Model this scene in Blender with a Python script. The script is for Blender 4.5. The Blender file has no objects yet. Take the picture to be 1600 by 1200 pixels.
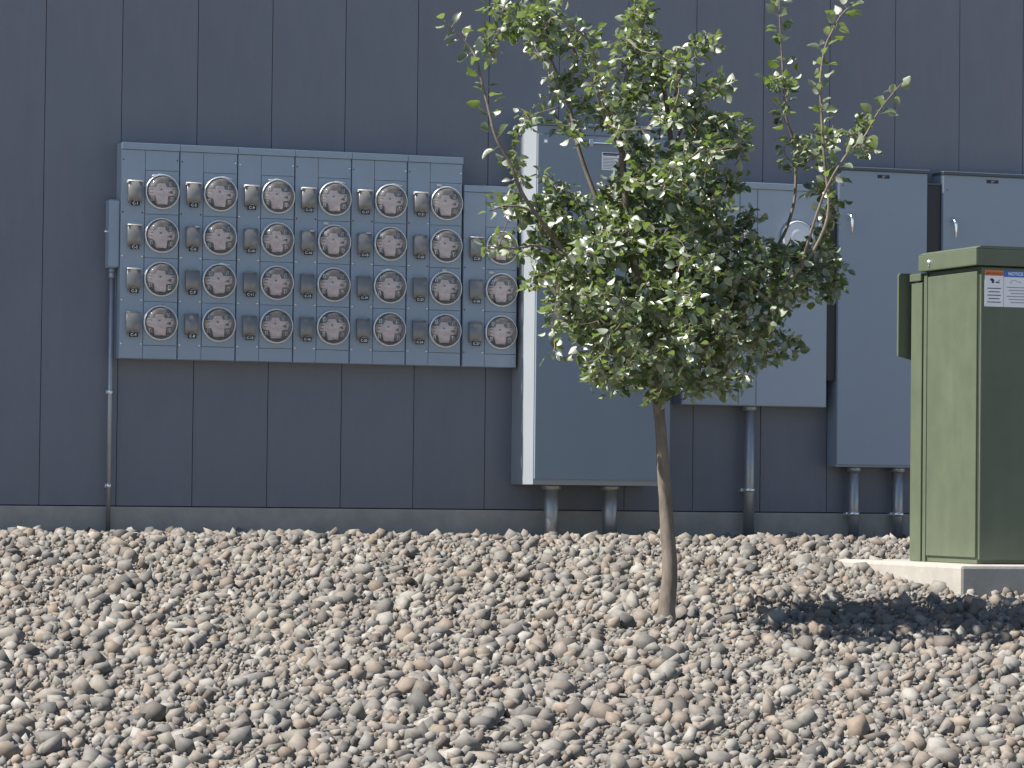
import bpy, bmesh, math, random
import numpy as np
from mathutils import Vector, Matrix
R_ = math.radians
random.seed(7); rng = np.random.default_rng(7)
scene = bpy.context.scene
COL = scene.collection

# ------------------------------------------------------------------ camera
F_PX, YAW, PITCH, ROLL = 5400.0, 0.34356, 0.031058, 0.011332
CAM = Vector((0.0, -17.658, 0.2622))
cy, sy, cp, sp, cr, sr = math.cos(YAW), math.sin(YAW), math.cos(PITCH), math.sin(PITCH), math.cos(ROLL), math.sin(ROLL)
VR, VU, VF = Vector((cy, -sy, 0)), Vector((-sy*sp, -cy*sp, cp)), Vector((sy*cp, cy*cp, sp))
xc, yc, zc = VR*cr + VU*sr, VU*cr - VR*sr, -VF
cam_d = bpy.data.cameras.new('camera'); cam = bpy.data.objects.new('camera', cam_d); COL.objects.link(cam)
cam_d.sensor_width = 36; cam_d.lens = F_PX/1600*36; cam_d.clip_start = .1; cam_d.clip_end = 3000
cam.matrix_world = Matrix(((xc.x, yc.x, zc.x, CAM.x), (xc.y, yc.y, zc.y, CAM.y), (xc.z, yc.z, zc.z, CAM.z), (0, 0, 0, 1)))
scene.camera = cam
scene.render.resolution_x, scene.render.resolution_y = 1024, 768

# ------------------------------------------------------------------ sky, sun, exposure
SUN_EL, SUN_BEHIND = 52.0, 1.45            # the sun stands to the left, just behind the plane of the wall
to_sun = Vector((-math.cos(R_(SUN_EL))*math.cos(R_(SUN_BEHIND)), math.cos(R_(SUN_EL))*math.sin(R_(SUN_BEHIND)), math.sin(R_(SUN_EL))))
world = bpy.data.worlds.new('World'); scene.world = world; world.use_nodes = True
nt = world.node_tree
sky = nt.nodes.new('ShaderNodeTexSky'); sky.sky_type = 'NISHITA'; sky.sun_disc = False
sky.sun_elevation = R_(SUN_EL); sky.sun_rotation = R_(-90 + SUN_BEHIND)
sky.altitude = 1300; sky.air_density = 1.0; sky.dust_density = 1.2; sky.ozone_density = 1.0
bg = nt.nodes['Background']; bg.inputs['Strength'].default_value = .070
nt.links.new(sky.outputs[0], bg.inputs['Color'])
sun_d = bpy.data.lights.new('sun', 'SUN'); sun_d.energy = 5.0; sun_d.angle = R_(.53); sun_d.color = (1, .955, .88)
sun = bpy.data.objects.new('sun', sun_d); COL.objects.link(sun)
sun.rotation_euler = to_sun.to_track_quat('Z', 'Y').to_euler(); sun.location = (-6, -3, 12)
vs = scene.view_settings
vs.view_transform = 'Standard'; vs.look = 'None'; vs.gamma = 1; vs.use_curve_mapping = False; vs.exposure = 1.08

# ------------------------------------------------------------------ helpers
def at(x, y, Y):
    """the point of the photograph's pixel (x, y) on the vertical plane at depth Y"""
    a, b = x-800, y-600
    X, D = a*cr + b*sr, -a*sr + b*cr
    d = VF*F_PX + VR*X - VU*D
    return CAM + d*((Y - CAM.y)/d.y)

class MB:
    def __init__(s): s.bm = bmesh.new()
    def _mat(s, faces, m):
        for f in faces: f.material_index = m
    def box(s, c, d, bev=0, m=0, rot=None):
        r = bmesh.ops.create_cube(s.bm, size=1)
        vs_ = r['verts']
        bmesh.ops.scale(s.bm, vec=d, verts=vs_)
        fs = set(f for v in vs_ for f in v.link_faces)
        if bev:
            es = list(set(e for v in vs_ for e in v.link_edges))
            o = bmesh.ops.bevel(s.bm, geom=es, offset=bev, segments=2, affect='EDGES', profile=.6)
            vs_ = list(set(v for f in o['faces'] for v in f.verts) | set(v for v in vs_ if v.is_valid))
            fs = set(f for v in vs_ for f in v.link_faces)
        if rot: bmesh.ops.rotate(s.bm, cent=(0, 0, 0), matrix=rot, verts=vs_)
        bmesh.ops.translate(s.bm, vec=c, verts=vs_)
        s._mat(fs, m); return s
    def span(s, a, b, bev=0, m=0):
        return s.box([(a[i]+b[i])/2 for i in range(3)], [abs(b[i]-a[i]) for i in range(3)], bev, m)
    def lathe(s, prof, c=(0, 0, 0), axis='Y', n=32, m=0, caps=True):
        """prof: (radius, offset along the axis)"""
        rings = []
        for r, h in prof:
            ring = []
            for k in range(n):
                t = 2*math.pi*k/n; u, v = r*math.cos(t), r*math.sin(t)
                p = (u, h, v) if axis == 'Y' else ((u, v, h) if axis == 'Z' else (h, u, v))
                ring.append(s.bm.verts.new([c[i]+p[i] for i in range(3)]))
            rings.append(ring)
        fs = []
        for a, b in zip(rings, rings[1:]):
            for k in range(n): fs.append(s.bm.faces.new((a[k], a[(k+1) % n], b[(k+1) % n], b[k])))
        if caps:
            for g in (rings[0], rings[-1]):
                fs.append(s.bm.faces.new(g))
        for f in fs: f.smooth = True
        s._mat(fs, m); return s
    def tube(s, pts, rad, n=8, m=0):
        pts = [Vector(p) for p in pts]; rings = []
        if not isinstance(rad, (list, tuple)): rad = [rad]*len(pts)
        ref = Vector((.31, .77, .2))
        for i, p in enumerate(pts):
            t = (pts[min(i+1, len(pts)-1)] - pts[max(i-1, 0)]).normalized()
            u = t.cross(ref).normalized(); w = t.cross(u)
            rings.append([s.bm.verts.new(p + (u*math.cos(2*math.pi*k/n) + w*math.sin(2*math.pi*k/n))*rad[i]) for k in range(n)])
        fs = []
        for a, b in zip(rings, rings[1:]):
            for k in range(n): fs.append(s.bm.faces.new((a[k], a[(k+1) % n], b[(k+1) % n], b[k])))
        fs.append(s.bm.faces.new(rings[0])); fs.append(s.bm.faces.new(rings[-1]))
        for f in fs: f.smooth = True
        s._mat(fs, m); return s
    def prism(s, poly, y0, y1, m=0):
        """outline in x, z pushed from y0 to y1"""
        a = [s.bm.verts.new((x, y0, z)) for x, z in poly]; b = [s.bm.verts.new((x, y1, z)) for x, z in poly]
        fs = [s.bm.faces.new(a), s.bm.faces.new(b)]
        for k in range(len(poly)):
            j = (k+1) % len(poly); fs.append(s.bm.faces.new((a[k], a[j], b[j], b[k])))
        s._mat(fs, m); return s
    def text(s, body, c, size, y, m=1, bold=.012):
        """flat lettering facing -y, centred on c (x, z)"""
        cu = bpy.data.curves.new('t', 'FONT'); cu.body = body; cu.size = size; cu.align_x = 'CENTER'; cu.align_y = 'CENTER'
        cu.extrude = .0003; cu.offset = bold*size; cu.resolution_u = 3
        ob = bpy.data.objects.new('t', cu); me = bpy.data.meshes.new_from_object(ob)
        of, ov = set(s.bm.faces), set(s.bm.verts)
        s.bm.from_mesh(me)
        for v in [v for v in s.bm.verts if v not in ov]: v.co = Vector((c[0]+v.co.x, y - v.co.z, c[1]+v.co.y))
        s._mat([f for f in s.bm.faces if f not in of], m)
        bpy.data.objects.remove(ob); bpy.data.curves.remove(cu); bpy.data.meshes.remove(me); return s
    def mesh(s, name, mats):
        bmesh.ops.recalc_face_normals(s.bm, faces=s.bm.faces)
        me = bpy.data.meshes.new(name); s.bm.to_mesh(me); s.bm.free()
        for m in (mats if isinstance(mats, (list, tuple)) else [mats]): me.materials.append(m)
        return me
    def build(s, name, mats, parent=None, loc=(0, 0, 0)):
        return link(name, s.mesh(name, mats), parent, loc)

def link(name, me, parent=None, loc=(0, 0, 0)):
    o = bpy.data.objects.new(name, me); COL.objects.link(o); o.location = loc
    if parent: o.parent = parent
    return o
def tag(o, label, cat, group=None, kind=None):
    if label: o['label'] = label
    if cat: o['category'] = cat
    if group: o['group'] = group
    if kind: o['kind'] = kind
    return o
def thing(name, label, cat, loc=(0, 0, 0), group=None):
    o = bpy.data.objects.new(name, None); COL.objects.link(o); o.location = loc; o.empty_display_size = .1
    return tag(o, label, cat, group)

# ------------------------------------------------------------------ materials
def mat(name, col, rough=.5, metal=0, spec=.5, var=.06, scale=6, bump=0, bscale=300, dirt=0, stretch=(1, 1, 1)):
    m = bpy.data.materials.new(name); m.use_nodes = True; n = m.node_tree.nodes; l = m.node_tree.links
    b = n['Principled BSDF']; b.inputs['Roughness'].default_value = rough; b.inputs['Metallic'].default_value = metal
    b.inputs['Specular IOR Level'].default_value = spec; b.inputs['Base Color'].default_value = (*col, 1)
    tc = n.new('ShaderNodeTexCoord'); mp = n.new('ShaderNodeMapping'); mp.inputs['Scale'].default_value = stretch
    l.new(tc.outputs['Object'], mp.inputs['Vector'])
    if var:
        no = n.new('ShaderNodeTexNoise'); no.inputs['Scale'].default_value = scale; no.inputs['Detail'].default_value = 6; no.inputs['Roughness'].default_value = .65
        l.new(mp.outputs[0], no.inputs['Vector'])
        ra = n.new('ShaderNodeMapRange'); ra.inputs[1].default_value = .3; ra.inputs[2].default_value = .7; ra.inputs[3].default_value = 1-var; ra.inputs[4].default_value = 1+var
        l.new(no.outputs[0], ra.inputs[0])
        mx = n.new('ShaderNodeVectorMath'); mx.operation = 'SCALE'; mx.inputs[0].default_value = col
        l.new(ra.outputs[0], mx.inputs['Scale']); last = mx.outputs[0]
        if dirt:
            d = n.new('ShaderNodeTexNoise'); d.inputs['Scale'].default_value = 3.1; d.inputs['Detail'].default_value = 8
            mp2 = n.new('ShaderNodeMapping'); mp2.inputs['Scale'].default_value = (5, 5, .7); l.new(tc.outputs['Object'], mp2.inputs[0]); l.new(mp2.outputs[0], d.inputs['Vector'])
            dr = n.new('ShaderNodeMapRange'); dr.inputs[1].default_value = .5; dr.inputs[2].default_value = .75; dr.inputs[4].default_value = dirt; l.new(d.outputs[0], dr.inputs[0])
            mi = n.new('ShaderNodeMix'); mi.data_type = 'RGBA'; mi.inputs[7].default_value = (.3, .27, .22, 1)
            l.new(dr.outputs[0], mi.inputs[0]); l.new(last, mi.inputs[6]); last = mi.outputs[2]
        l.new(last, b.inputs['Base Color'])
        rr = n.new('ShaderNodeMapRange'); rr.inputs[3].default_value = max(.03, rough-.07); rr.inputs[4].default_value = min(1, rough+.07)
        l.new(no.outputs[0], rr.inputs[0]); l.new(rr.outputs[0], b.inputs['Roughness'])
    if bump:
        bn = n.new('ShaderNodeTexNoise'); bn.inputs['Scale'].default_value = bscale; bn.inputs['Detail'].default_value = 3
        l.new(mp.outputs[0], bn.inputs['Vector'])
        bp = n.new('ShaderNodeBump'); bp.inputs['Strength'].default_value = bump; bp.inputs['Distance'].default_value = .002
        l.new(bn.outputs[0], bp.inputs['Height']); l.new(bp.outputs[0], b.inputs['Normal'])
    return m

M = {}
M['wall'] = mat('wall_panel_paint', (.149, .162, .194), .55, var=.09, scale=3.0, bump=.35, bscale=160, stretch=(1, 1, .35), dirt=.10)
def per_object_tone(m, amt):
    n, l = m.node_tree.nodes, m.node_tree.links; b = n['Principled BSDF']; src = b.inputs['Base Color'].links[0].from_socket
    oi = n.new('ShaderNodeObjectInfo'); mr = n.new('ShaderNodeMapRange'); mr.inputs[3].default_value = 1-amt; mr.inputs[4].default_value = 1+amt
    l.new(oi.outputs['Random'], mr.inputs[0]); sc = n.new('ShaderNodeVectorMath'); sc.operation = 'SCALE'; l.new(src, sc.inputs[0]); l.new(mr.outputs[0], sc.inputs['Scale']); l.new(sc.outputs[0], b.inputs['Base Color'])
per_object_tone(M['wall'], .025)
M['joint'] = mat('joint_dark', (.05, .05, .055), .8, var=0)
M['grey'] = mat('enclosure_grey_paint', (.285, .350, .425), .42, var=.04, scale=5, bump=.06, bscale=420, dirt=.10)
M['grey2'] = mat('cabinet_grey_paint', (.245, .300, .365), .38, var=.03, scale=4, bump=.05, bscale=420, dirt=.06)
M['grey3'] = mat('deep_cabinet_paint', (.195, .240, .292), .42, var=.03, scale=4, bump=.05, bscale=420, dirt=.05)
M['side'] = mat('cabinet_side_sunlit_tone', (.275, .302, .330), .45, var=.03, scale=4, bump=.05, bscale=420, dirt=.05)  # paler than the door paint: sunlight on the left side put into the colour
M['palegrey'] = mat('pale_grey_paint', (.32, .375, .44), .4, var=.04, scale=5, bump=.05, bscale=400, dirt=.08)
M['greydark'] = mat('hood_grey_paint', (.07, .08, .09), .4, var=.04)
M['alu'] = mat('ring_aluminium', (.90, .90, .89), .36, metal=.45, var=.05, scale=20)
M['doormetal'] = mat('flap_metal', (.26, .25, .235), .36, metal=.35, var=.06, scale=14)
M['hinge'] = mat('hinge_sunlit_tone', (.82, .80, .76), .4, metal=.15, var=.05, scale=30)  # paler than the flap metal: sunlight on the hinges put into the colour
M['zinc'] = mat('bolt_zinc', (.85, .86, .88), .25, metal=.8, var=0)
M['chrome'] = mat('handle_chrome', (.88, .88, .90), .16, metal=1, var=0)
M['black'] = mat('tag_black', (.012, .012, .014), .4, var=0)
M['gap_shade'] = mat('gap_shade_black', (.022, .023, .026), .5, var=.1)  # near-black tone paints the shade of the cabinet gaps
M['hole'] = mat('hole_black', (.008, .008, .01), .9, var=0)
M['white'] = mat('lettering_glare_white', (.8, .8, .8), .5, var=0)
M['dish'] = mat('socket_grey', (.36, .345, .35), .5, var=.15, scale=40)
M['pink'] = mat('insulator_pink', (.80, .62, .58), .45, var=.16, scale=45)
M['jaw'] = mat('jaw_dark', (.085, .085, .10), .45, var=.2, scale=50)
M['brown'] = mat('socket_brown', (.12, .09, .08), .5, var=.2, scale=50)
M['cover'] = mat('blank_cover_white', (.74, .75, .76), .4, var=.03)
M['seal'] = mat('seal_plastic', (.62, .60, .55), .5, var=.1, scale=60)
M['green'] = mat('transformer_green', (.094, .115, .076), .48, var=.10, scale=5, bump=.06, bscale=300, dirt=.05)
M['concrete'] = mat('concrete', (.34, .32, .29), .85, var=.14, scale=7, bump=.5, bscale=120)
M['conduit'] = mat('conduit_grey', (.36, .37, .38), .4, metal=.6, var=.06, scale=20)
M['orange'] = mat('print_orange', (.62, .17, .03), .45, var=0)
M['redbrown'] = mat('print_redbrown', (.22, .035, .02), .45, var=0)
M['blue'] = mat('print_blue', (.03, .14, .48), .45, var=0)
M['ink'] = mat('print_ink', (.02, .025, .06), .5, var=0)
M['paper'] = mat('sticker_white', (.78, .78, .80), .4, var=.03)
M['inkgrey'] = mat('print_grey', (.25, .27, .32), .5, var=0)

def glass_mat():
    m = bpy.data.materials.new('meter_glass'); m.use_nodes = True; n = m.node_tree.nodes; l = m.node_tree.links; n.clear()
    out = n.new('ShaderNodeOutputMaterial'); tr = n.new('ShaderNodeBsdfTransparent'); tr.inputs[0].default_value = (.94, .95, .96, 1)
    gl = n.new('ShaderNodeBsdfGlossy'); gl.inputs['Roughness'].default_value = .06
    df = n.new('ShaderNodeBsdfDiffuse'); df.inputs[0].default_value = (.7, .68, .65, 1)
    fr = n.new('ShaderNodeFresnel'); fr.inputs[0].default_value = 1.5
    no = n.new('ShaderNodeTexNoise'); no.inputs['Scale'].default_value = 30; no.inputs['Detail'].default_value = 5
    tc = n.new('ShaderNodeTexCoord'); l.new(tc.outputs['Object'], no.inputs['Vector'])
    mr = n.new('ShaderNodeMapRange'); mr.inputs[1].default_value = .35; mr.inputs[2].default_value = .75; mr.inputs[3].default_value = .08; mr.inputs[4].default_value = .26; l.new(no.outputs[0], mr.inputs[0])
    m1 = n.new('ShaderNodeMixShader'); m2 = n.new('ShaderNodeMixShader')
    l.new(mr.outputs[0], m1.inputs[0]); l.new(tr.outputs[0], m1.inputs[1]); l.new(df.outputs[0], m1.inputs[2])
    l.new(fr.outputs[0], m2.inputs[0]); l.new(m1.outputs[0], m2.inputs[1]); l.new(gl.outputs[0], m2.inputs[2])
    l.new(m2.outputs[0], out.inputs[0]); return m
M['glass'] = glass_mat()

def island_mat(name, cols, rough, bump=0):
    m = bpy.data.materials.new(name); m.use_nodes = True; n = m.node_tree.nodes; l = m.node_tree.links
    b = n['Principled BSDF']; b.inputs['Roughness'].default_value = rough
    g = n.new('ShaderNodeNewGeometry'); ra = n.new('ShaderNodeValToRGB')
    e = ra.color_ramp.elements
    while len(e) < len(cols): e.new(.5)
    for k, c in enumerate(cols): e[k].position = k/(len(cols)-1); e[k].color = (*c, 1)
    l.new(g.outputs['Random Per Island'], ra.inputs[0])
    no = n.new('ShaderNodeTexNoise'); no.inputs['Scale'].default_value = 60; no.inputs['Detail'].default_value = 4
    tc = n.new('ShaderNodeTexCoord'); l.new(tc.outputs['Object'], no.inputs['Vector'])
    mr = n.new('ShaderNodeMapRange'); mr.inputs[3].default_value = .7; mr.inputs[4].default_value = 1.3; l.new(no.outputs[0], mr.inputs[0])
    sc = n.new('ShaderNodeVectorMath'); sc.operation = 'SCALE'; l.new(ra.outputs[0], sc.inputs[0]); l.new(mr.outputs[0], sc.inputs['Scale'])
    l.new(sc.outputs[0], b.inputs['Base Color']); return m
M['stone'] = island_mat('gravel_stone', [(.21, .19, .16), (.10, .095, .088), (.26, .245, .22), (.075, .072, .07), (.19, .15, .115), (.15, .14, .13), (.23, .19, .15)], .8)

def leaf_mat():
    m = bpy.data.materials.new('leaf'); m.use_nodes = True; n = m.node_tree.nodes; l = m.node_tree.links; n.clear()
    out = n.new('ShaderNodeOutputMaterial'); b = n.new('ShaderNodeBsdfPrincipled'); t = n.new('ShaderNodeBsdfTranslucent'); mx = n.new('ShaderNodeMixShader')
    g = n.new('ShaderNodeNewGeometry'); oi = n.new('ShaderNodeObjectInfo')
    ad = n.new('ShaderNodeMath'); ad.operation = 'ADD'; l.new(g.outputs['Random Per Island'], ad.inputs[0]); l.new(oi.outputs['Random'], ad.inputs[1])
    fr = n.new('ShaderNodeMath'); fr.operation = 'FRACT'; l.new(ad.outputs[0], fr.inputs[0])
    ra = n.new('ShaderNodeValToRGB'); e = ra.color_ramp.elements
    e[0].color = (.018, .033, .014, 1); e[1].color = (.075, .110, .042, 1); e[1].position = 1
    k = e.new(.6); k.color = (.034, .056, .023, 1); l.new(fr.outputs[0], ra.inputs[0])
    # the underside of the leaf is paler and matt
    un = n.new('ShaderNodeMix'); un.data_type = 'RGBA'; un.inputs[7].default_value = (.195, .220, .155, 1)
    l.new(g.outputs['Backfacing'], un.inputs[0]); l.new(ra.outputs[0], un.inputs[6]); l.new(un.outputs[2], b.inputs['Base Color'])
    ro = n.new('ShaderNodeMapRange'); ro.inputs[3].default_value = .44; ro.inputs[4].default_value = .62; l.new(g.outputs['Backfacing'], ro.inputs[0]); l.new(ro.outputs[0], b.inputs['Roughness'])
    b.inputs['Specular IOR Level'].default_value = 1.0; b.inputs['Coat Weight'].default_value = .9; b.inputs['Coat Roughness'].default_value = .42; b.inputs['Coat IOR'].default_value = 1.6
    t.inputs[0].default_value = (.34, .52, .06, 1)
    mx.inputs[0].default_value = .20
    l.new(b.outputs[0], mx.inputs[1]); l.new(t.outputs[0], mx.inputs[2]); l.new(mx.outputs[0], out.inputs[0]); return m
M['leaf'] = leaf_mat()
M['bark'] = mat('bark', (.15, .125, .10), .85, var=.40, scale=24, bump=1.0, bscale=70, stretch=(1, 1, .35))
M['twig'] = mat('twig_bark', (.17, .125, .085), .65, var=.2, scale=40)

# ------------------------------------------------------------------ ground
def gz(y):
    return 0.0 if y > -1.2 else -.086*(min(-y, 17.0) - 1.2)
g = MB(); xs = [-600, -60, -12, 0, 3, 5, 7, 9, 12, 30, 80, 600]; ys = [600, 20, 1, -1.2, -4, -8, -12, -17, -40, -600]
grid = [[g.bm.verts.new((x, y, gz(y))) for x in xs] for y in ys]
for j in range(len(ys)-1):
    for i in range(len(xs)-1): g.bm.faces.new((grid[j][i], grid[j+1][i], grid[j+1][i+1], grid[j][i+1]))
M['soil'] = mat('ground_soil', (.15, .135, .115), .95, var=.3, scale=9, bump=.8, bscale=40)
tag(g.build('ground', M['soil']), 'sloping ground of tan crushed rock below the wall', 'ground', kind='structure')

pv = MB(); q = [[pv.bm.verts.new((x, y, gz(y)+.004)) for x in (-60, 80)] for y in (-9.9, -17, -60)]  # pale sheet out of view, added to throw sunlight back onto the wall
for a, b in zip(q, q[1:]): pv.bm.faces.new((a[0], b[0], b[1], a[1]))
tag(pv.build('bounce_sheet', M['concrete']), 'unseen pale concrete sheet added to bounce sunlight onto the wall', 'bounce_sheet', kind='structure')
# crushed rock lying on the ground in view
def stones():
    base = MB(); bmesh.ops.create_icosphere(base.bm, subdivisions=1, radius=1)
    base.bm.verts.ensure_lookup_table()
    V = np.array([v.co[:] for v in base.bm.verts]); Fc = np.array([[v.index for v in f.verts] for f in base.bm.faces])
    pts = []
    N = 120000
    P = rng.uniform([1.2, -9.2], [10.2, -.02], (N, 2))
    # keep what lies in or close to the view wedge
    d = np.stack([P[:, 0], P[:, 1]+17.658], 1)
    ang = np.arctan2(d[:, 0], d[:, 1]) - YAW
    P = P[np.abs(ang) < .19]
    n = len(P)
    s = rng.lognormal(math.log(.0105), .58, n).clip(.004, .046)
    z = np.where(P[:, 1] > -1.2, 0, -.086*(-P[:, 1]-1.2))
    vv = np.zeros((n, len(V), 3), np.float32)
    jit = 1 + rng.uniform(-.42, .36, (n, len(V), 1))
    A = rng.normal(size=(n, 4)); A /= np.linalg.norm(A, axis=1)[:, None]
    w, x, y_, z_ = A.T
    Rm = np.stack([np.stack([1-2*(y_*y_+z_*z_), 2*(x*y_-w*z_), 2*(x*z_+w*y_)], 1), np.stack([2*(x*y_+w*z_), 1-2*(x*x+z_*z_), 2*(y_*z_-w*x)], 1), np.stack([2*(x*z_-w*y_), 2*(y_*z_+w*x), 1-2*(x*x+y_*y_)], 1)], 1)
    sc = np.stack([s*rng.uniform(.8, 1.4, n), s*rng.uniform(.7, 1.2, n), s*rng.uniform(.5, .9, n)], 1)
    loc = (V[None]*jit)*sc[:, None, :]
    loc = np.einsum('nij,nkj->nki', Rm, loc)
    loc += np.stack([P[:, 0], P[:, 1], z + s*.35], 1)[:, None, :]
    faces = (Fc[None] + (np.arange(n)*len(V))[:, None, None]).reshape(-1, 3)
    me = bpy.data.meshes.new('gravel'); me.vertices.add(n*len(V)); me.vertices.foreach_set('co', loc.astype(np.float32).ravel())
    me.loops.add(len(faces)*3); me.loops.foreach_set('vertex_index', faces.ravel().astype(np.int32))
    me.polygons.add(len(faces)); me.polygons.foreach_set('loop_start', np.arange(0, len(faces)*3, 3, dtype=np.int32)); me.polygons.foreach_set('loop_total', np.full(len(faces), 3, np.int32))
    me.update(calc_edges=True); me.materials.append(M['stone'])
    tag(link('gravel', me), 'tan and grey crushed rock spread over the ground', 'gravel', kind='stuff')
stones()

# ------------------------------------------------------------------ building wall: metal panels with open joints
PW, X0 = .4064, 3.7263
WALL_H = 8.45
wall = thing('building_wall', 'dark grey wall of tall flat vertical metal panels behind the meters', 'wall', (6.4, 0, 0))
MB().span((-26, .03, .0), (30, 9, WALL_H-.02)).build('wall_core', M['joint'], wall)
MB().span((-26, -.012, .0), (30, .029, .16), .006).build('plinth', M['concrete'], wall)
MB().span((-26.03, -.002, WALL_H-.019), (30.03, 9.03, WALL_H+.1), .01).build('coping', M['greydark'], wall)
pm = MB().span((-PW/2+.0016, 0, .165), (PW/2-.0016, .028, WALL_H-.025), .0018).mesh('wall_panel', M['wall'])
for k in range(-4, 19):
    o = link('wall_panel', pm, wall, (X0 + (k+.5)*PW - 6.4, random.uniform(0, .0012), 0))
for sx, a, b in ((0, -26, X0 - 4*PW - 6.4 - .003), (1, X0 + 19*PW - 6.4 + .003, 30)):
    tag(MB().span((a, .001, .165), (b, .028, WALL_H-.025)).build('wall_sheet', M['wall'], wall), None, None)

def conduit(parent, x, y, z0, z1, r):
    c = MB().tube([(x, y, z0), (x, y, (z0+z1)/2), (x, y, z1)], r, 14).build('conduit', M['conduit'], parent)
    MB().lathe([(r*1.05, 0), (r*1.35, -.002), (r*1.35, -.03), (r*1.05, -.032)], (x, y, z0), 'Z', 16).build('coupling', M['conduit'], c)
    if z0 - z1 > .35:
        for q in ((.45, .8) if z0 - z1 > .9 else (.6,)):
            zz = z0 + (z1-z0)*q
            MB().lathe([(r*1.02, .011), (r*1.16, .011), (r*1.16, -.011), (r*1.02, -.011)], (x, y, zz), 'Z', 14, caps=False).span((x-r*1.25, y+r*.6, zz-.010), (x+r*1.25, -.002, zz+.010), .001).build('strap', M['zinc'], c)

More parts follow.
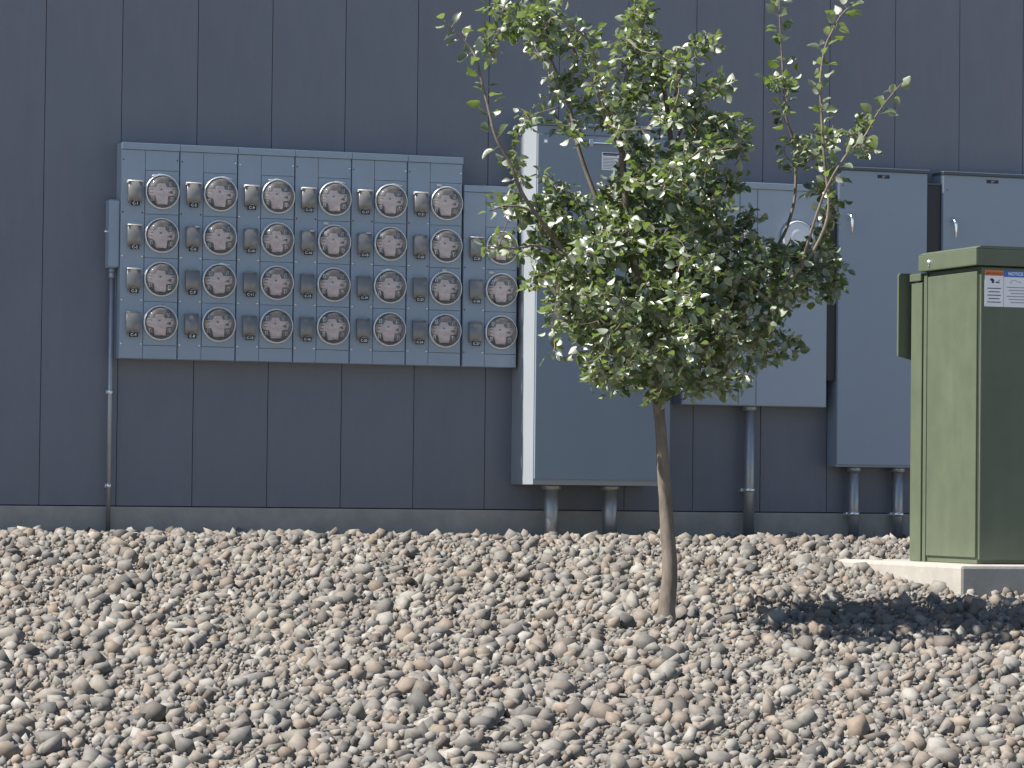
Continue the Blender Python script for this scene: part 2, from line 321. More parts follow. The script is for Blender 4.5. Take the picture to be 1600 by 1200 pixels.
# ------------------------------------------------------------------ meter stacks
SW = .3125; TOP = 2.052; COVER = 1.912; RP = .2279; BOT = .93; FRONT = -.110
def shared():
    d = {}
    # cover plate with a round opening, 183 x 226 mm, front face at FRONT
    def holed(w, h, cx_, cz_, r, n=40):
        b = MB(); bm = b.bm
        def sq(t):
            u, v = math.cos(t), math.sin(t); s = []
            if u > 1e-6: s.append((w/2-cx_)/u)
            if u < -1e-6: s.append((-w/2-cx_)/u)
            if v > 1e-6: s.append((h/2-cz_)/v)
            if v < -1e-6: s.append((-h/2-cz_)/v)
            k = min(s); return (cx_+u*k, cz_+v*k)
        corners = [math.atan2(b_-cz_, a_-cx_) % (2*math.pi) for a_ in (-w/2, w/2) for b_ in (-h/2, h/2)]
        ts = sorted([2*math.pi*k/n for k in range(n)] + corners)
        A = [bm.verts.new((*[(cx_+r*math.cos(t)), 0][:1], 0, cz_+r*math.sin(t))) for t in ts]
        B = [bm.verts.new((sq(t)[0], 0, sq(t)[1])) for t in ts]
        A2 = [bm.verts.new((v.co.x, .05, v.co.z)) for v in A]; B2 = [bm.verts.new((v.co.x, .004, v.co.z)) for v in B]
        m = len(ts)
        for k in range(m):
            j = (k+1) % m
            bm.faces.new((A[k], A[j], B[j], B[k])); bm.faces.new((A2[k], A2[j], A[j], A[k])); bm.faces.new((B[k], B[j], B2[j], B2[k]))
        return b
    d['cover'] = holed(.178, RP-.0022, 0, 0.004, .0835).mesh('meter_cover', M['grey'])
    d['dish'] = MB().lathe([(.0832, 0), (.0832, .003), (.0, .003)], caps=False).lathe([(.0828, -.012), (.078, -.004), (.074, 0)], caps=False, m=0).mesh('socket_dish', M['dish'])
    d['ring'] = {}
    for side in (-1, 0, 1):
        r = MB().lathe([(.0838, 0), (.0895, -.002), (.0920, -.007), (.0918, -.014), (.0890, -.0205), (.0862, -.0215), (.0842, -.018), (.0839, -.004), (.0838, 0)], n=48, caps=False)
        if side:      # loose tail of the clamp band at the top
            r.tube([(side*.012, -.012, .0895), (side*.03, -.015, .0885), (side*.058, -.019, .079 + .004)], .0022, 6)
            r.box((side*.012, -.013, .0915), (.022, .012, .005), .001)
        d['ring'][side] = r.mesh('sealing_ring', M['alu'])
    d['glass'] = MB().lathe([(.0825, -.014), (.0815, -.020), (.0775, -.022), (.0765, -.044), (.072, -.051), (.060, -.0545), (.03, -.0565), (.0001, -.057)], n=40, caps=False).mesh('glass_cover', M['glass'])
    ins = MB()
    ins.prism([(-.020, .046), (.018, .046), (.026, .028), (.070, .026), (.074, .004), (.066, -.016), (.034, -.022), (.030, -.064), (-.026, -.064), (-.034, -.026), (-.068, -.016), (-.074, .002), (-.068, .024), (-.028, .026)], -.002, -.016)
    ins.box((-.002, -.0175, .014), (.009, .003, .007), .001, 1)
    ins.box((-.026, -.0165, .0035), (.018, .002, .0055), 0, 2).box((-.008, -.0165, .001), (.016, .002, .0065), 0, 2).box((.007, -.0165, -.001), (.010, .002, .004), 0, 2).box((.004, -.0165, -.046), (.026, .002, .003), 0, 2)  # white bars paint the glare of the glass onto the insulator
    ins.prism([(.034, -.001), (.058, .009), (.058, -.010)], -.0165, -.0175, 1)
    for px_, pz_, pw_ in ((-.056, -.003, .016), (-.055, .014, .020), (.062, .016, .012)): ins.box((px_, -.0165, pz_), (pw_, .002, .004), 0, 1)
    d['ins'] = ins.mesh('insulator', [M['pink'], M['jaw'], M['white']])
    j = MB().box((0, -.010, 0), (.033, .020, .031), .003)
    j.box((-.004, -.016, 0), (.003, .016, .022), 0, 1).box((.005, -.016, 0), (.002, .016, .022), 0, 1).box((0, -.0215, .010), (.018, .002, .002), 0, 1)
    d['jaw'] = j.mesh('jaw', [M['jaw'], M['zinc']])
    arc = [(.074*math.cos(t), .074*math.sin(t)) for t in np.linspace(.85, math.pi-.85, 9)]
    arc += [(.054*math.cos(t), .050*math.sin(t)) for t in np.linspace(math.pi-.85, .85, 9)]
    d['arc'] = MB().prism(arc, -.004, -.019).mesh('shield', M['brown'])
    # spring door over a breaker: flat leaf with a rolled lower end
    def flap(deep):
        b = MB(); w = .0365
        prof = [(0, 0), (-.022, 0), (-.0235, -.07), (-.022, -.088), (-.017, -.100), (-.008, -.108), (0, -.109)]
        n = len(prof); rows = []
        for x in (-w, -w+.002, w-.002, w):
            k = .93 if abs(x) == w else 1
            rows.append([b.bm.verts.new((x*(1 if zz > -.09 else .93), yy*k*deep, zz)) for yy, zz in prof])
        for a, c in zip(rows, rows[1:]):
            for i in range(n-1):
                f = b.bm.faces.new((a[i], a[i+1], c[i+1], c[i])); f.smooth = 1 <= i
        b.bm.faces.new(rows[0]); b.bm.faces.new(rows[-1][::-1])
        b.box((0, -.024*deep, -.099), (.020, .006, .006), .001)
        return b.mesh('breaker_door', M['doormetal'])
    d['flap'] = flap(1.0); d['flap_proud'] = flap(1.28)
    d['hinge_long'] = MB().tube([(-.042, -.0300, .001), (.040, -.0300, .001)], .0042, 8).box((-.0400, -.0170, -.0015), (.003, .032, .014), .0008).box((.0385, -.016, 0), (.003, .028, .008), .0008).mesh('hinge', M['hinge'])
    d['hinge_short'] = MB().tube([(-.035, -.0205, .001), (.035, -.0205, .001)], .003, 8).mesh('hinge', M['doormetal'])
    d['hinge_lit'] = MB().tube([(-.038, -.0245, .001), (.037, -.0245, .001)], .0038, 8).mesh('hinge', M['hinge'])
    d['hinge_part_lit'] = MB().tube([(-.035, -.0205, .001), (.035, -.0205, .001)], .003, 8, 0).box((.020, -.0245, .002), (.022, .009, .005), .001, 1).mesh('hinge', [M['doormetal'], M['hinge']])  # pale block paints the sunlit stretch of the hinge
    d['bolt'] = MB().lathe([(.0052, 0), (.0052, -.003), (.004, -.0048), (.0, -.0052)], n=12, caps=False).mesh('bolt', M['zinc'])
    d['hole'] = MB().lathe([(.0036, .0002), (.0036, -.0008), (.0, -.0008)], n=10, caps=False).mesh('screw_hole', M['hole'])
    return d
S = shared()
def number_tag(txt):
    b = MB().box((0, -.0265, -.1150), (.0475, .002, .0225), .0008, 0)
    b.text(txt, (0, -.1153), .0205 if len(txt) < 4 else .0182, -.0279, 1, .018)
    return b
# name, tags, ring tails, bolt pattern
ring_side = {(0, 0): -1, (1, 0): 1, (2, 0): -1, (3, 0): 1, (4, 0): 1, (2, 1): 0, (1, 2): 1, (4, 2): -1}
def meter(st, x, z, side, seal=None):
    r = link('meter_socket', S['dish'], st, (x, -.084, z))
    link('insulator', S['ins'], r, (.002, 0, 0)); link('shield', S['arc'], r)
    r.rotation_euler.y = R_(rng.normal()*1.6)
    for jx, jz in ((-.046, .043), (.048, .043), (-.052, -.036), (.054, -.040)): link('jaw', S['jaw'], r, (jx + rng.normal()*.002, 0, jz + rng.normal()*.002)).rotation_euler.y = rng.normal()*.12
    link('sealing_ring', S['ring'][side], r, (0, FRONT+.084, 0))
    link('glass_cover', S['glass'], r, (0, FRONT+.084, 0))
    if seal:
        b = MB().box((seal[0], FRONT+.084-.016, .094), (.026, .004, .012), .001, 0, Matrix.Rotation(0, 3, 'Y')).tube([(seal[0], FRONT+.068, .094), (seal[0]*.5, FRONT+.068, .088)], .0015, 6)
        b.build('wire_seal', M['seal'], r)
def stack(i, x0, first, rows, label):
    st = thing('meter_stack', label, 'electric meter', (x0, 0, BOT), 'meter stacks along the wall')
    top = TOP if rows[0] == 0 else 1.905
    dz = -BOT
    e = MB(); e.span((.002, -.045, 0), (SW-.002, 0, top+dz-.002), .001)
    for a in (.002, SW-.005): e.span((a, FRONT+.006, 0), (a+.003, -.044, top+dz-.002))
    e.span((.005, FRONT+.006, 0), (SW-.005, -.0455, .003)).span((.005, FRONT+.006, top+dz-.006), (SW-.005, -.0455, top+dz-.003))
    e.build('enclosure', M['grey'], st)
    MB().span((.0008, FRONT-.010, top+dz-.0345), (SW-.0008, -.0, top+dz+.001), .003).build('top_cap', M['grey'], st)
    # cover plates
    MB().span((.0035, FRONT, .002), (.1265, FRONT+.005, top+dz-.036), .0012).build('side_cover', M['grey'], st)
    zc_ = COVER if rows[0] == 0 else 1.684
    if rows[0] == 0:
        MB().span((.1285, FRONT, COVER+dz+.001), (SW-.0045, FRONT+.005, top+dz-.036), .0012).build('blank_cover', M['grey'], st)
    else:
        MB().span((.1285, FRONT, 1.820+dz), (SW-.0045, FRONT+.005, top+dz-.036), .0012).build('blank_cover', M['grey'], st)
        MB().span((.1285, FRONT, 1.685+dz), (SW-.0045, FRONT+.005, 1.818+dz), .0012).build('blank_cover', M['grey'], st)
        b = MB().box((.262, FRONT-.004, 1.728+dz), (.026, .008, .024), .002).box((.262, FRONT-.009, 1.728+dz), (.012, .004, .014), .001, 1)
        b.build('latch', [M['grey'], M['zinc']], st)
    zb = COVER - 4*RP
    MB().span((.1285, FRONT, .002), (SW-.0045, FRONT+.005, zb+dz-.001), .0012).build('blank_cover', M['grey'], st)
    n = first
    for r in rows:
        zt = COVER - r*RP + dz
        link('meter_cover', S['cover'], st, (.2185, FRONT, zt - RP/2))
        seal = {(5, 0): (-.045,), (3, 1): (-.052,), (5, 2): (-.012,), (6, 2): (-.06,)}.get((i, r))
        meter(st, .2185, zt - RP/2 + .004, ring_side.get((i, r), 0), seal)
        d = link('breaker_door', S['flap_proud' if r == 0 else 'flap'], st, (.0715, FRONT, COVER - r*RP + dz - .061 + random.uniform(-.001, .001)))
        h = 'hinge_long' if r == 0 else ('hinge_lit' if (i, r) in ((0, 1), (6, 1), (0, 2)) else ('hinge_part_lit' if r == 1 and i in (1, 3, 4) else 'hinge_short'))
        link('hinge', S[h], d)
        number_tag('C-%d' % n).build('number_tag', [M['black'], M['white']], d)
        n += 1
        # fixings under the door
        for k, xx in enumerate((.011, .116)):
            dark = (r == 0 and i in (0, 1, 3, 4)) or (i == 5 and (r, k) in ((0, 0), (1, 1))) or (i == 6 and k == 0)
            link('screw_hole' if dark else 'bolt', S['hole' if dark else 'bolt'], st, (xx, FRONT - .0003, COVER - r*RP + dz - .222))
    if rows[0] == 0:
        dl = i != 2; dr = i == 0
        link('screw_hole' if dl else 'bolt', S['hole' if dl else 'bolt'], st, (.012, FRONT - .0003, 1.984 + dz - .02))
        link('screw_hole' if dr else 'bolt', S['hole' if dr else 'bolt'], st, (.299, FRONT - .0003, 1.984 + dz - .016))
    return st
SX = 4.109
for i in range(6):
    n = 1 + 4*i
    stack(i, SX + i*SW, n, [0, 1, 2, 3], 'grey steel meter stack whose uppermost door is tagged C-%d' % n)
stack(6, SX + 6*SW + .006, 25, [1, 2, 3], 'shorter grey meter stack tagged C-25 beside the deep sunlit cabinet')

# pull box on the left end of the row
pb = thing('pull_box', 'narrow grey pull box fixed left of the meter stack tagged C-1', 'electrical box', (4.082, 0, 1.40))
MB().span((-.028, -.088, 0), (.024, -.001, .355), .008).build('box_body', M['grey'], pb)
MB().span((-.030, -.094, .006), (.026, -.0885, .349), .003).build('lid', M['grey'], pb)
MB().lathe([(.007, 0), (.007, -.014), (.0, -.016)], (-.028, -.05, .19), 'X', 12, caps=False).build('screw', M['zinc'], pb)
MB().lathe([(.016, 0), (.016, -.018), (.013, -.02), (.013, -.03)], (.0, -.045, 0), 'Z', 16).build('hub', M['grey'], pb)
conduit(pb, 0, -.045, -.02, -1.41, .0125)

# ------------------------------------------------------------------ deep cabinet, its left side reached by the sun
CX0, CX1, CD, CT, CB = 6.316, 7.10, .352, 2.235, .30
cb = thing('equipment_cabinet', 'deep grey cabinet behind the tree with sunlit left side and white notice', 'electrical cabinet', ((CX0+CX1)/2, 0, CB))
W2 = (CX1-CX0)/2; H = CT-CB
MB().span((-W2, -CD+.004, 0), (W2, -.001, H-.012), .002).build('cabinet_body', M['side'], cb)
MB().span((-W2-.006, -CD-.016, H-.0115), (W2+.006, 0, H+.004), .003).build('top_cap', M['grey3'], cb)
MB().span((-W2+.002, -CD-.002, H-.055), (W2-.002, -CD+.0035, H-.014), .001).build('header_strip', M['grey3'], cb)
MB().span((-W2+.004, -CD-.012, .03), (W2-.004, -CD+.0035, H-.060), .003).build('door', M['grey3'], cb)
dr = [o for o in cb.children if o.name.startswith('door')][0]
MB().box((-.345+.0, -CD-.012, H-.10), (.016, .012, .018), .003).build('screw', M['zinc'], cb)
lg = MB().span((-W2-.008, -.125, H-.048), (-W2+.001, -.02, H-.014), .004).build('lifting_lug', M['grey'], cb)
MB().lathe([(.017, 0), (.017, -.001), (0, -.001)], (-W2-.0075, -.07, H-.031), 'X', 14, caps=False).build('slot', M['hole'], lg)
hx = at(922, 224, -CD).x - cb.location.x; hz = at(922, 224, -CD).z - CB
b = MB().box((hx, -CD-.017, hz), (.022, .010, .040), .002).build('hasp', M['palegrey'], cb)
MB().box((hx+.062, -CD-.026, hz+.001), (.105, .012, .012), .004).build('handle', M['chrome'], cb)
p0, p1 = at(939, 238, -CD), at(971, 267, -CD)
lx, lz, lw, lh = (p0.x+p1.x)/2 - cb.location.x, (p0.z+p1.z)/2 - CB, p1.x-p0.x, p0.z-p1.z
b = MB().box((lx, -CD-.0130, lz), (lw, .0014, lh), 0, 0)
for k, (w, h_) in enumerate([(.86, .09), (.7, .05), (.0, 0), (.8, .022), (.55, .022), (.78, .022), (.72, .022), (.8, .022), (.62, .022), (.8, .022), (.4, .022)]):
    if w: b.box((lx - lw*(.9-w)/2, -CD-.0139, lz + lh*(.42 - k*.083)), (lw*w, .0006, lh*h_), 0, 1)
b.build('notice', [M['paper'], M['ink']], cb)

# ------------------------------------------------------------------ cabinet with a round blank cover, behind the tree
D2 = .125
a0, a1, a2 = at(1068, 287, -D2), at(1156, 290, -D2), at(1294, 289, -D2)
BX0, BXS, BX1, BT, BB = a0.x, a1.x, a2.x, at(1190, 286, -D2).z, .75
mc = thing('blank_meter_cabinet', 'pale grey cabinet with round white blank cover behind the tree', 'electrical cabinet', ((BX0+BX1)/2, 0, BB))
ox, H = mc.location.x, BT-BB
MB().span((BX0-ox, -D2+.004, 0), (BX1-ox, -.001, H-.002), .002).build('cabinet_body', M['palegrey'], mc)
MB().span((BX0-ox-.003, -D2-.012, H-.0345), (BX1-ox+.003, -.0, H+.001), .003).build('top_cap', M['palegrey'], mc)
for a, c in ((BX0, BXS-.004), (BXS+.002, BXS+.105), (BXS+.107, BX1-.003)):
    MB().span((a-ox+.003, -D2-.002, .004), (c-ox, -D2+.0035, H-.037), .0012).build('cover_plate', M['palegrey'], mc)
rc = at(1246, 371, -D2-.02)
l = link('round_socket', MB().lathe([(.098, 0), (.098, -.010), (.090, -.013)], (0, 0, 0), n=40).mesh('round_socket', M['grey']), mc, (rc.x-ox, -D2-.002, rc.z-BB))
r = link('sealing_ring', S['ring'][0], l, (0, -.012, 0))
MB().lathe([(.083, -.014), (.083, -.026), (.079, -.030), (.0, -.031)], n=40, caps=False).build('blank_disc', M['cover'], l)
for zz in (rc.z-BB+.10, rc.z-BB-.13):
    link('bolt', S['bolt'], mc, (BXS+.012-ox, -D2-.002, zz))
d = link('breaker_door', S['flap'], mc, (BXS+.055-ox, -D2-.002, rc.z-BB+.035)); link('hinge', S['hinge_short'], d)

# ------------------------------------------------------------------ two flat switch cabinets on the right
D3 = .128
def switch_cabinet(xa, xb, label, hpix, zt):
    t = thing('switch_cabinet', label, 'electrical cabinet', ((xa+xb)/2, 0, .42), 'switch cabinets right of the tree')
    w, H = (xb-xa)/2, zt-.42
    MB().span((-w, -D3+.012, 0), (w, -.001, H-.006), .002).build('cabinet_body', M['grey2'], t)
    MB().span((-w+.001, -D3, .012), (w-.001, -D3+.0115, H-.014), .004).build('door', M['grey2'], t)
    dd = [o for o in t.children if o.name.startswith('door')][0]
    MB().prism([(-w-.004, H-.013), (w+.004, H-.013), (w+.004, H+.001), (-w-.004, H+.001)], -D3-.012, -.0005).build('rain_hood', M['greydark'], t)
    MB().span((-w-.005, -D3-.014, H+.0015), (w+.005, 0, H+.0055), .001).build('hood_lip', M['grey2'], t)
    c = -w + .135*(w/.27)*2
    b = MB().box((c, -D3-.001, H-.042), (.074, .002, .019), .0005, 0).box((c-.002, -D3-.0024, H-.0435), (.014, .0006, .009), 0, 1).box((c+.006, -D3-.0024, H-.038), (.022, .0006, .004), 0, 1)
    b.build('name_plate', [M['black'], M['inkgrey']], t)
    hp = at(*hpix, -D3); hx, hz = hp.x - t.location.x, hp.z - .42
    b = MB().lathe([(.019, 0), (.019, -.006), (.013, -.010), (.012, -.030), (.009, -.036), (0, -.037)], (hx, -D3, hz+.032), n=20, caps=False)
    b.build('handle_boss', M['chrome'], dd)
    h = MB(); pts = [(hx, -D3-.030, hz+.040), (hx+.003, -D3-.036, hz+.01), (hx+.005, -D3-.034, hz-.03), (hx+.006, -D3-.030, hz-.072)]
    h.tube(pts, [.010, .0105, .008, .0055], 10); h.build('lever', M['chrome'], dd)
    link('screw_hole', S['hole'], t, (-w+.025, -D3-.0003, H-.10))
    for xx in (-w*.5, w*.5): conduit(t, xx, -.062, .005, -.44, .030)
    return t
r0, r1, r2 = at(1311, 262, -D3).x, at(1449.5, 267, -D3).x, at(1474, 268, -D3).x
switch_cabinet(r0, r1, 'flat grey switch cabinet with chrome lever, nearest the tree', (1326, 346), at(1380, 264.5, -D3).z)
switch_cabinet(r2, r2 + .62, 'flat grey switch cabinet standing behind the green transformer', (1488, 354), at(1540, 272, -D3).z)
# added black fillers that stand in for shade in the gaps beside the switch cabinets
for xa, xb, zt_, lab in ((r1+.003, r2-.003, 2.018, 'added dark filler standing in for shade between the two switch cabinets'), (BX1+.006, r0-.003, 1.93, 'added dark filler standing in for shade between blank meter cabinet and switch cabinet')):
    nb = thing('shade_filler', lab, 'shade_filler', ((xa+xb)/2, 0, .9), 'added shade fillers between the cabinets'); w = (xb-xa)/2
    MB().span((-w, -.108, 0), (w, -.001, zt_-.9), .003).build('filler_body', M['gap_shade'], nb)
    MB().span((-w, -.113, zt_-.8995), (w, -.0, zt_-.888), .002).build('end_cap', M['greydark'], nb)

# conduits of the left and middle cabinets run down to the ground
for xx in (-.22, .12): conduit(cb, xx, -.17, .005, -.33, .04)
conduit(mc, 0, -.06, .005, -.78, .03)

# ------------------------------------------------------------------ green pad-mounted transformer
TX, TY, TT = 7.417, -3.30, 1.429
TG = gz(-3.3) - .02
tf = thing('pad_transformer', 'green steel pad-mounted transformer with warning and notice stickers', 'transformer', (TX, TY, TG))
H = TT - TG; LD, TW, PADH = .60, 1.05, .15
MB().span((.03, .028, PADH), (TW-.02, LD-.02, H-.095), .004).build('tank', M['green'], tf)
lid = MB()
lid.span((0, 0, H-.092), (TW, LD, H-.012), .006); lid.prism([(-.0, H-.0125), (TW, H-.0125), (TW-.03, H+.0), (.03, H+.0)], .0005, LD-.0005)
lid.build('lid', M['green'], tf)
lo = [o for o in tf.children if o.name.startswith('lid')][0]
MB().lathe([(.012, 0), (.012, -.004), (.009, -.010), (0, -.011)], (0, LD*.80, H-.052), 'X', 14, caps=False).box((-.003, LD*.80, H-.066), (.006, .009, .012), .001).build('bolt', M['zinc'], lo)
# raised frame on the left side and the door on the front
MB().span((.018, LD-.060, PADH), (.0295, LD-.028, H-.096), .002).build('side_post', M['green'], tf)
MB().span((.020, .030, PADH+.03), (.0295, LD-.064, H-.118), .003).build('side_panel', M['green'], tf)
dd = MB().span((.034, .014, PADH+.02), (TW-.03, .0275, H-.100), .004).build('door', M['green'], tf)
MB().span((TW*.48, .002, H-.80), (TW*.52, .0135, H-.66), .004).build('handle', M['green'], dd)
# stickers
zt = H - .112
st1 = MB().box((.110-.008, .0132, zt-.085), (.098, .001, .17), 0, 0).box((.102, .0126, zt-.013), (.098, .0006, .026), 0, 1)
st1.text('WARNING', (.109, zt-.0165), .0158, .0122, 2, .02); st1.prism([(.058, zt-.021), (.074, zt-.021), (.066, zt-.006)], .0124, .0120, 2)
st1.prism([(.078, zt-.046), (.086, zt-.038), (.098, zt-.040), (.103, zt-.050), (.098, zt-.062), (.088, zt-.060), (.090, zt-.052)], .0125, .0121, 3)
st1.prism([(.104, zt-.058), (.116, zt-.052), (.128, zt-.056), (.122, zt-.048), (.138, zt-.042), (.126, zt-.050), (.131, zt-.061)], .0125, .0121, 3)
for k in range(5): st1.box((.102, .0124, zt-.085-k*.016), (.07-.012*(k % 2), .0005, .004), 0, 3)
st1.build('warning_sticker', [M['paper'], M['orange'], M['redbrown'], M['ink']], dd)
st2 = MB().box((.228, .0132, zt-.085), (.150, .001, .17), 0, 0).box((.228, .0126, zt-.015), (.150, .0006, .030), 0, 1)
st2.text('NOTICE', (.214, zt-.0155), .0215, .0122, 2, .02)
st2.tube([(.186, .0125, zt-.060), (.196, .0125, zt-.046), (.212, .0125, zt-.044), (.224, .0125, zt-.052), (.238, .0125, zt-.050), (.242, .0125, zt-.060)], .0013, 5, 3)
for k in range(6): st2.box((.228, .0124, zt-.078-k*.014), (.12-.02*(k % 3), .0005, .004), 0, 3)
st2.build('notice_sticker', [M['paper'], M['blue'], M['white'], M['inkgrey']], dd)
# rear section and cooling fins that stick out on the left, behind the door section
MB().span((.012, LD-.019, PADH), (TW-.01, LD+.095, H-.140), .004).span((.004, LD-.018, H-.1345), (TW, LD+.10, H-.098), .004).build('rear_tank', M['green'], tf)
fy = LD + .125
p0, p1 = at(1404.5, 427, TY+fy), at(1432, 427, TY+fy)
xL, xR, fz = p0.x - TX, p1.x - TX, p0.z - TG
b = MB(); b.prism([(xL, fz-.40), (xL, fz-.014), (xL+.004, fz-.005), (xL+.013, fz), (xR-.028, fz), (xR-.006, fz-.028), (xR, fz-.06), (.04, fz-.08), (.04, fz-.42)], fy, fy+.016)
b.build('cooling_fin', M['green'], tf)
pad = MB().span((-.18, -.22, -.25), (TW+.2, LD+.5, PADH-.001), .015).build('concrete_pad', M['concrete'], tf)

# ------------------------------------------------------------------ young tree in front of the cabinets
TREE_Y = -4.35
tb = at(1040, 1000, TREE_Y); tb.z = gz(TREE_Y)
tree = thing('tree', 'young green tree with upright shoots in front of the cabinets', 'tree', tb)
def P(x, y, dy=0): return at(x, y, TREE_Y + dy) - tb
def smooth(pts, n=5):
    out = []
    for i in range(len(pts)-1):
        p0 = pts[max(i-1, 0)]; p1 = pts[i]; p2 = pts[i+1]; p3 = pts[min(i+2, len(pts)-1)]
        for k in range(n):
            t = k/n
            out.append(.5*((2*p1) + (p2-p0)*t + (2*p0-5*p1+4*p2-p3)*t*t + (3*p1-p0-3*p2+p3)*t**3))
    out.append(pts[-1]); return out
fork = P(1030, 640)
stems = []          # every woody line: list of points
def branch(name, pix, r0, r1, m='bark'):
    pts = smooth([P(*p) for p in pix]) if not isinstance(pix[0], Vector) else smooth(pix)
    n = len(pts); MB().tube(pts, [r0 + (r1-r0)*i/(n-1) for i in range(n)], 8).build(name, M[m], tree)
    stems.append(pts); return pts
tp = smooth([Vector((0, 0, -.05)), Vector((.004, .002, .05)), Vector((.016, .0, .22)), Vector((.004, .012, .42)), fork*.80 + Vector((.008, 0, 0)), fork], 6)
n = len(tp); MB().tube(tp, [.0215 + .016*(1-i/n) + .030*math.exp(-i/2.6) + random.uniform(-.0014, .0014) for i in range(n)], 14).build('trunk', M['bark'], tree); stems.append(tp)
BR = [
 [(1030, 655), (1012, 520, -.03), (992, 420, -.05), (978, 320, -.08), (972, 240, -.1), (968, 180, -.08), (982, 110, -.05), (1000, 50, 0), (1008, -40, 0), (1012, -120, 0)],
 [(1031, 652), (1045, 540, .05), (1058, 430, .1), (1055, 320, .12), (1046, 200, .1), (1034, 125, .06), (1014, 80, .03), (1003, 30, .02), (1000, -60, .02)],
 [(1012, 540, -.03), (985, 430, .2), (950, 345, .3), (928, 300, .32), (905, 235, .34), (893, 180, .34), (880, 140, .34), (866, 105, .32), (850, 70, .3), (838, 40, .25), (806, 34, .2), (775, 50, .15)],
 [(1005, 560, .0), (930, 450, -.2), (872, 380, -.3), (838, 335, -.35), (815, 300, -.35), (797, 255, -.36), (775, 215, -.36), (762, 165, -.35), (751, 120, -.34), (745, 95, -.33), (734, 74, -.31), (712, 50, -.3), (694, 32, -.3)],
 [(1045, 560, .05), (1130, 470, .1), (1205, 400, .15), (1240, 320, .15), (1241, 230, .15), (1228, 180, .14), (1222, 90, .12), (1218, 20, .1), (1217, -60, .1)],
 [(1050, 580, -.05), (1160, 500, -.2), (1250, 420, -.3), (1293, 340, -.32), (1288, 250, -.32), (1283, 170, -.3), (1282, 120, -.3), (1289, 75, -.28), (1302, 45, -.26), (1314, 24, -.26), (1326, 12, -.25)],
 [(1250, 420, -.3), (1285, 310, -.4), (1318, 248, -.42), (1350, 214, -.42), (1368, 182, -.42), (1385, 158, -.42), (1408, 131, -.42)],
 [(1058, 430, .1), (1090, 340, .25), (1105, 260, .35), (1100, 215, .38), (1110, 190, .4), (1165, 205, .42)],
 [(1046, 200, .1), (1058, 140, 0), (1080, 95, -.05), (1122, 68, -.1)],
 [(1050, 240, .1), (1078, 170, .3), (1110, 140, .35), (1138, 138, .35)],
 [(880, 140, .34), (900, 95, .2), (888, 62, .15), (868, 36, .1), (850, 12, .1), (840, -40, .1)],
 [(972, 240, -.1), (940, 170, -.2), (930, 120, -.25), (925, 70, -.25), (890, 40, -.25), (860, 14, -.25)],
 [(868, 375, -.3), (830, 330, -.5), (790, 322, -.55), (765, 330, -.55)],
 [(905, 415, -.25), (850, 385, -.5), (800, 388, -.55), (762, 384, -.55)],
]
radii = [(.0205, .0035), (.018, .0035), (.012, .003), (.010, .0022), (.009, .0022), (.0085, .0022), (.006, .002), (.009, .003), (.008, .003), (.007, .003), (.007, .003), (.008, .003), (.006, .0025), (.006, .0025)]
lines = [branch('branch', b, *r) for b, r in zip(BR, radii)]

# leaf shapes: folded, slightly curled blades with a stalk
def leaf_mesh(k):
    rr = random.Random(k); b = MB(); L, W = 1.0, .66 + .14*rr.random(); fold = .18 + .22*rr.random(); curl = .05 + .22*rr.random()
    prof = [(0, .0), (.10, .27), (.30, .47), (.52, .5), (.74, .36), (.90, .15), (1.0, 0)]
    mid = [b.bm.verts.new((0, t*L, -curl*(t-.35)**2*1.6)) for t, w in prof]
    for s in (-1, 1):
        side = [None]+[b.bm.verts.new((s*w*W*(1+.06*rr.uniform(-1, 1)), t*L + .03*rr.uniform(-1, 1), -curl*(t-.35)**2*1.6 + fold*w*(.8+.5*rr.random()))) for t, w in prof[1:-1]]+[None]
        for i in range(len(prof)-1):
            f = [mid[i], mid[i+1]] + [v for v in (side[i+1], side[i]) if v]
            if s > 0: f.reverse()
            fc = b.bm.faces.new(f); fc.smooth = True
    a = [b.bm.verts.new(p) for p in ((-.018, -.42, .06), (.018, -.42, .06), (.012, .02, 0), (-.012, .02, 0))]
    f = b.bm.faces.new(a); f.material_index = 1
    bmesh.ops.triangulate(b.bm, faces=b.bm.faces)
    me = bpy.data.meshes.new('leaf'); b.bm.to_mesh(me); b.bm.free(); me.materials.append(M['leaf']); me.materials.append(M['twig']); return me
LM = [leaf_mesh(k) for k in range(6)]
leaves = []          # (4x4 matrix, variant, weight)
def add_leaf(p, out, size, w=0):
    """a blade that points along out, its face turned mostly to the sky"""
    o = Vector(out); o = (o.normalized() + Vector((rng.normal(), rng.normal(), rng.normal()-.25))*.38).normalized()
    up = (Vector((-.22, -.12, .9)) + Vector((rng.normal(), rng.normal(), rng.normal()*.6))*.60).normalized()
    x = o.cross(up)
    if x.length < .05: return
    x.normalize(); z = x.cross(o)
    if rng.random() < .34: x, z = -x, -z          # turned over by the wind
    s = size*rng.uniform(.75, 1.25)
    m = Matrix(((x.x*s, o.x*s, z.x*s, 0), (x.y*s, o.y*s, z.y*s, 0), (x.z*s, o.z*s, z.z*s, 0), (0, 0, 0, 1)))
    q = p + o*s*.42
    m.translation = q
    leaves.append((m, int(rng.integers(6)), w))
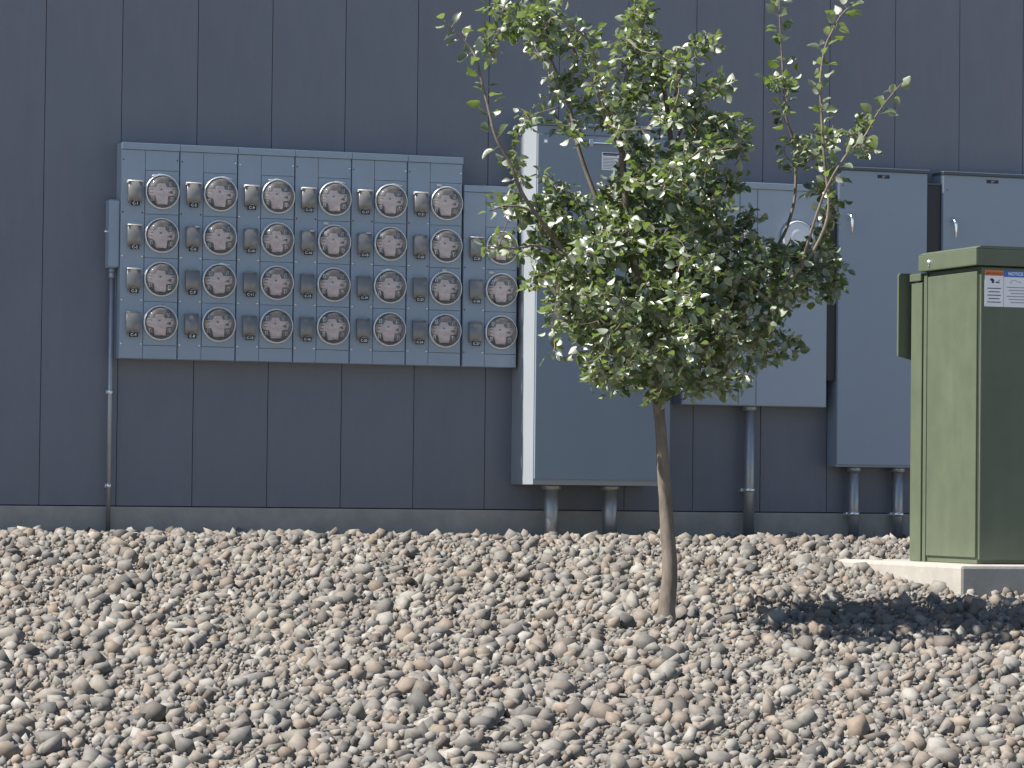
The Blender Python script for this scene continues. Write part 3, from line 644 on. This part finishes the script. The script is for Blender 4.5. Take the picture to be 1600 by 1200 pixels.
def leaf_line(pts, step, size, w=0, start=0.0, whorl=1, skip=.0):
    seg = [(pts[i+1]-pts[i]).length for i in range(len(pts)-1)]; tot = sum(seg); d = tot*start; ang = rng.uniform(0, 6)
    while d < tot:
        k, e = 0, d
        while k < len(seg)-1 and e > seg[k]: e -= seg[k]; k += 1
        p = pts[k].lerp(pts[k+1], min(1, e/max(seg[k], 1e-6))); t = (pts[k+1]-pts[k]).normalized()
        if rng.random() > skip:
            for _ in range(whorl):
                ang += 2.4 + rng.normal()*.5
                u = t.cross(Vector((.3, .8, .1))).normalized(); v = t.cross(u)
                add_leaf(p, (u*math.cos(ang) + v*math.sin(ang)) + t*.45 + Vector((0, 0, .05)), size, w)
        d += step*rng.uniform(.6, 1.4)
    add_leaf(pts[-1], (pts[-1]-pts[-2]), size*.8, w)
LS = .049
# sparse long shoots, leaf by leaf
leaf_line(lines[3][25:], .021, LS*1.08, 2)
leaf_line(lines[4][24:], .020, LS, 2)
leaf_line(lines[5][16:], .017, LS*1.0, 2)
leaf_line(lines[6][8:], .018, LS*1.05, 2)
leaf_line(lines[2][38:], .026, LS*1.15, 1, whorl=2)
leaf_line(lines[0][25:], .020, LS*.9, 0, whorl=2)
leaf_line(lines[1][24:], .022, LS*.9, 0, whorl=2)
for k in (7, 8, 9, 10, 11, 12, 13): leaf_line(lines[k][8:], .040 if k in (10, 11) else .022, LS*.95, 1, whorl=2)
# leafy clumps: pixel centre, radii, how full
CL = [(790,10,38,12,.7),(822,18,30,14,.9),(855,22,28,13,.75),(835,38,32,12,.9),(776,55,16,18,.8),(760,72,14,12,.7),(905,62,32,18,.6),(872,28,22,12,.8),(850,84,20,12,.9),(845,62,18,10,.8),
 (888,78,20,12,.55),(868,126,22,12,.7),(896,122,16,10,.5),(922,100,28,16,.55),(940,132,22,18,.6),(876,160,16,14,.6),(914,152,18,14,.6),(932,178,20,16,.9),(825,186,18,14,.9),(872,196,34,9,.7),(905,205,16,10,.7),
 (800,246,16,14,.7),(812,280,18,12,.7),(790,322,26,13,1),(828,330,22,14,1),(868,308,32,14,.9),(892,316,24,18,.8),(864,276,12,9,.5),(790,386,24,8,.6),(818,392,18,8,.7),(852,362,26,16,1),(885,372,28,20,1.2),
 (1000,16,18,22,1),(985,60,20,20,1),(1012,66,18,16,1),(962,88,20,18,.7),(1028,106,28,22,1),(1092,64,28,12,1),(1060,90,24,14,1),(1112,134,26,13,.9),(1086,152,20,12,.8),(1060,122,20,14,.9),(1000,140,36,24,.9),
 (966,182,36,34,1.1),(1042,180,34,28,1.1),(1092,192,34,18,1),(1134,194,30,14,.9),(1160,208,18,10,.8),(1152,232,26,13,.9),(1100,232,46,22,1.35),(1004,236,34,26,1.1),(1050,262,56,28,1.5),(1000,300,56,34,1.5),
 (1078,318,56,36,1.5),(1132,290,38,18,1),(1122,350,42,26,1.1),(1178,332,18,14,.8),(1182,378,26,18,.9),(1000,380,96,44,1.3),(905,402,44,30,1.2),(1100,402,76,34,1.3),(1214,408,44,26,1.1),(1268,418,40,22,1.1),(1290,386,22,22,1),(1286,338,18,14,.8),
 (1222,130,24,18,.8),(1230,176,14,13,.7),(1245,222,20,14,.9),(1240,262,11,16,.8),(1272,238,24,16,1),(1290,214,18,18,.9),(1302,262,16,14,.9),(1280,292,18,18,.9),(1332,216,24,12,.8),(1346,228,18,9,.8),(1350,196,12,12,.6),(1306,320,14,16,.7),
 (960,330,30,24,1.1),(868,342,36,18,1.1),(868,420,34,18,1.1),(950,385,50,26,1.1),(1250,395,34,18,1),(1150,425,60,22,1.1),(1240,432,60,18,1),(1085,260,30,30,1),(1130,215,26,18,.9),(930,360,22,16,1),
 (1020,470,150,40,1.3),(890,450,60,30,1.1),(1190,465,90,34,1.2),(1030,530,170,40,1.2),(920,510,60,34,1),(1150,530,90,34,1.1),(1030,585,110,34,1.1),(1290,450,30,24,.9),(1110,590,60,26,.9)]
tw = MB()
allpts = [p for l in lines for p in l]
arr = np.zeros((60000, 3)); cnt = 0
def grow(ps):
    global cnt
    for p in ps: arr[cnt] = p[:]; cnt += 1
grow(allpts)
def near(p):
    return Vector(arr[int(np.argmin(((arr[:cnt] - np.array(p[:]))**2).sum(1)))])
for (x, y, rx, ry, f) in CL:
    core = max(0, 1 - abs(x-1040)/330)                      # the middle of the crown is deepest
    big = rx*ry > 900
    area = math.pi*rx*ry
    n_tw = max(3, int(area*f/150))
    c0 = P(x, y); base = near(c0); dyc = base.y
    ends = []
    for _ in range(n_tw):
        u, v = rng.normal(size=2)*.5
        u = max(-1, min(1, u)); v = max(-1, min(1, v))
        dy = (dyc*.7 + rng.normal()*(.10 + .30*core)) if big else dyc + rng.normal()*(.06+.10*core)
        ends.append(P(x + u*rx, y + v*ry, max(-.75, min(.7, dy))))
    ends.sort(key=lambda e: (e-base).length)
    for e in ends:
        s = near(e)
        midp = s.lerp(e, .5) + Vector((rng.normal(), rng.normal(), rng.normal()-.4))*.12*(e-s).length
        pts = smooth([s, midp, e], 3)
        r = .0016 + .006*(e-s).length
        tw.tube(pts, [r*(1-.09*k) for k in range(7)], 5)
        grow(pts[2:])
        # leaves crowd the outer half of the twig and its short spurs
        k = int(rng.integers(6, 10))
        for q in range(k):
            p = pts[int(rng.integers(2, 7))]
            d = (e-s).normalized()*.5 + Vector((rng.normal(), rng.normal(), rng.normal()*.7+.1))
            add_leaf(p + Vector((rng.normal(), rng.normal(), rng.normal()))*.010, d, LS*(.78 if not big else .82), 0)
tag(tw.build('twigs', M['twig'], tree), None, None, kind='stuff')

# the 300 leaves that show best are objects of their own; the rest is one mesh
def show(l):
    m, k, w = l; p = m.translation
    return w*10 - p.y + rng.uniform(0, .3) + (0.3 if p.z > 1.2 else -3)
order = sorted(range(len(leaves)), key=lambda i: -show(leaves[i]))
for i in order[:300]:
    m, k, w = leaves[i]; o = link('leaf', LM[k], tree); o.matrix_local = m
vv, ff, mi, off = [], [], [], 0
LV = [(np.array([v.co[:] for v in me.vertices]), np.array([p.vertices[:] for p in me.polygons]), np.array([p.material_index for p in me.polygons])) for me in LM]
for i in order[300:]:
    m, k, w = leaves[i]; A = np.array(m); V, T, mm = LV[k]
    vv.append(V @ A[:3, :3].T + A[:3, 3]); ff.append(T + off); mi.append(mm); off += len(V)
vv, ff, mi = np.concatenate(vv), np.concatenate(ff), np.concatenate(mi)
me = bpy.data.meshes.new('foliage'); me.vertices.add(len(vv)); me.vertices.foreach_set('co', vv.astype(np.float32).ravel())
me.loops.add(len(ff)*3); me.loops.foreach_set('vertex_index', ff.ravel().astype(np.int32))
me.polygons.add(len(ff)); me.polygons.foreach_set('loop_start', np.arange(0, len(ff)*3, 3, dtype=np.int32)); me.polygons.foreach_set('loop_total', np.full(len(ff), 3, np.int32))
me.polygons.foreach_set('material_index', mi.astype(np.int32)); me.polygons.foreach_set('use_smooth', np.ones(len(ff), bool))
me.update(calc_edges=True); me.materials.append(M['leaf']); me.materials.append(M['twig'])
tag(link('foliage', me, tree), None, None, kind='stuff')
print('LEAVES', len(leaves))
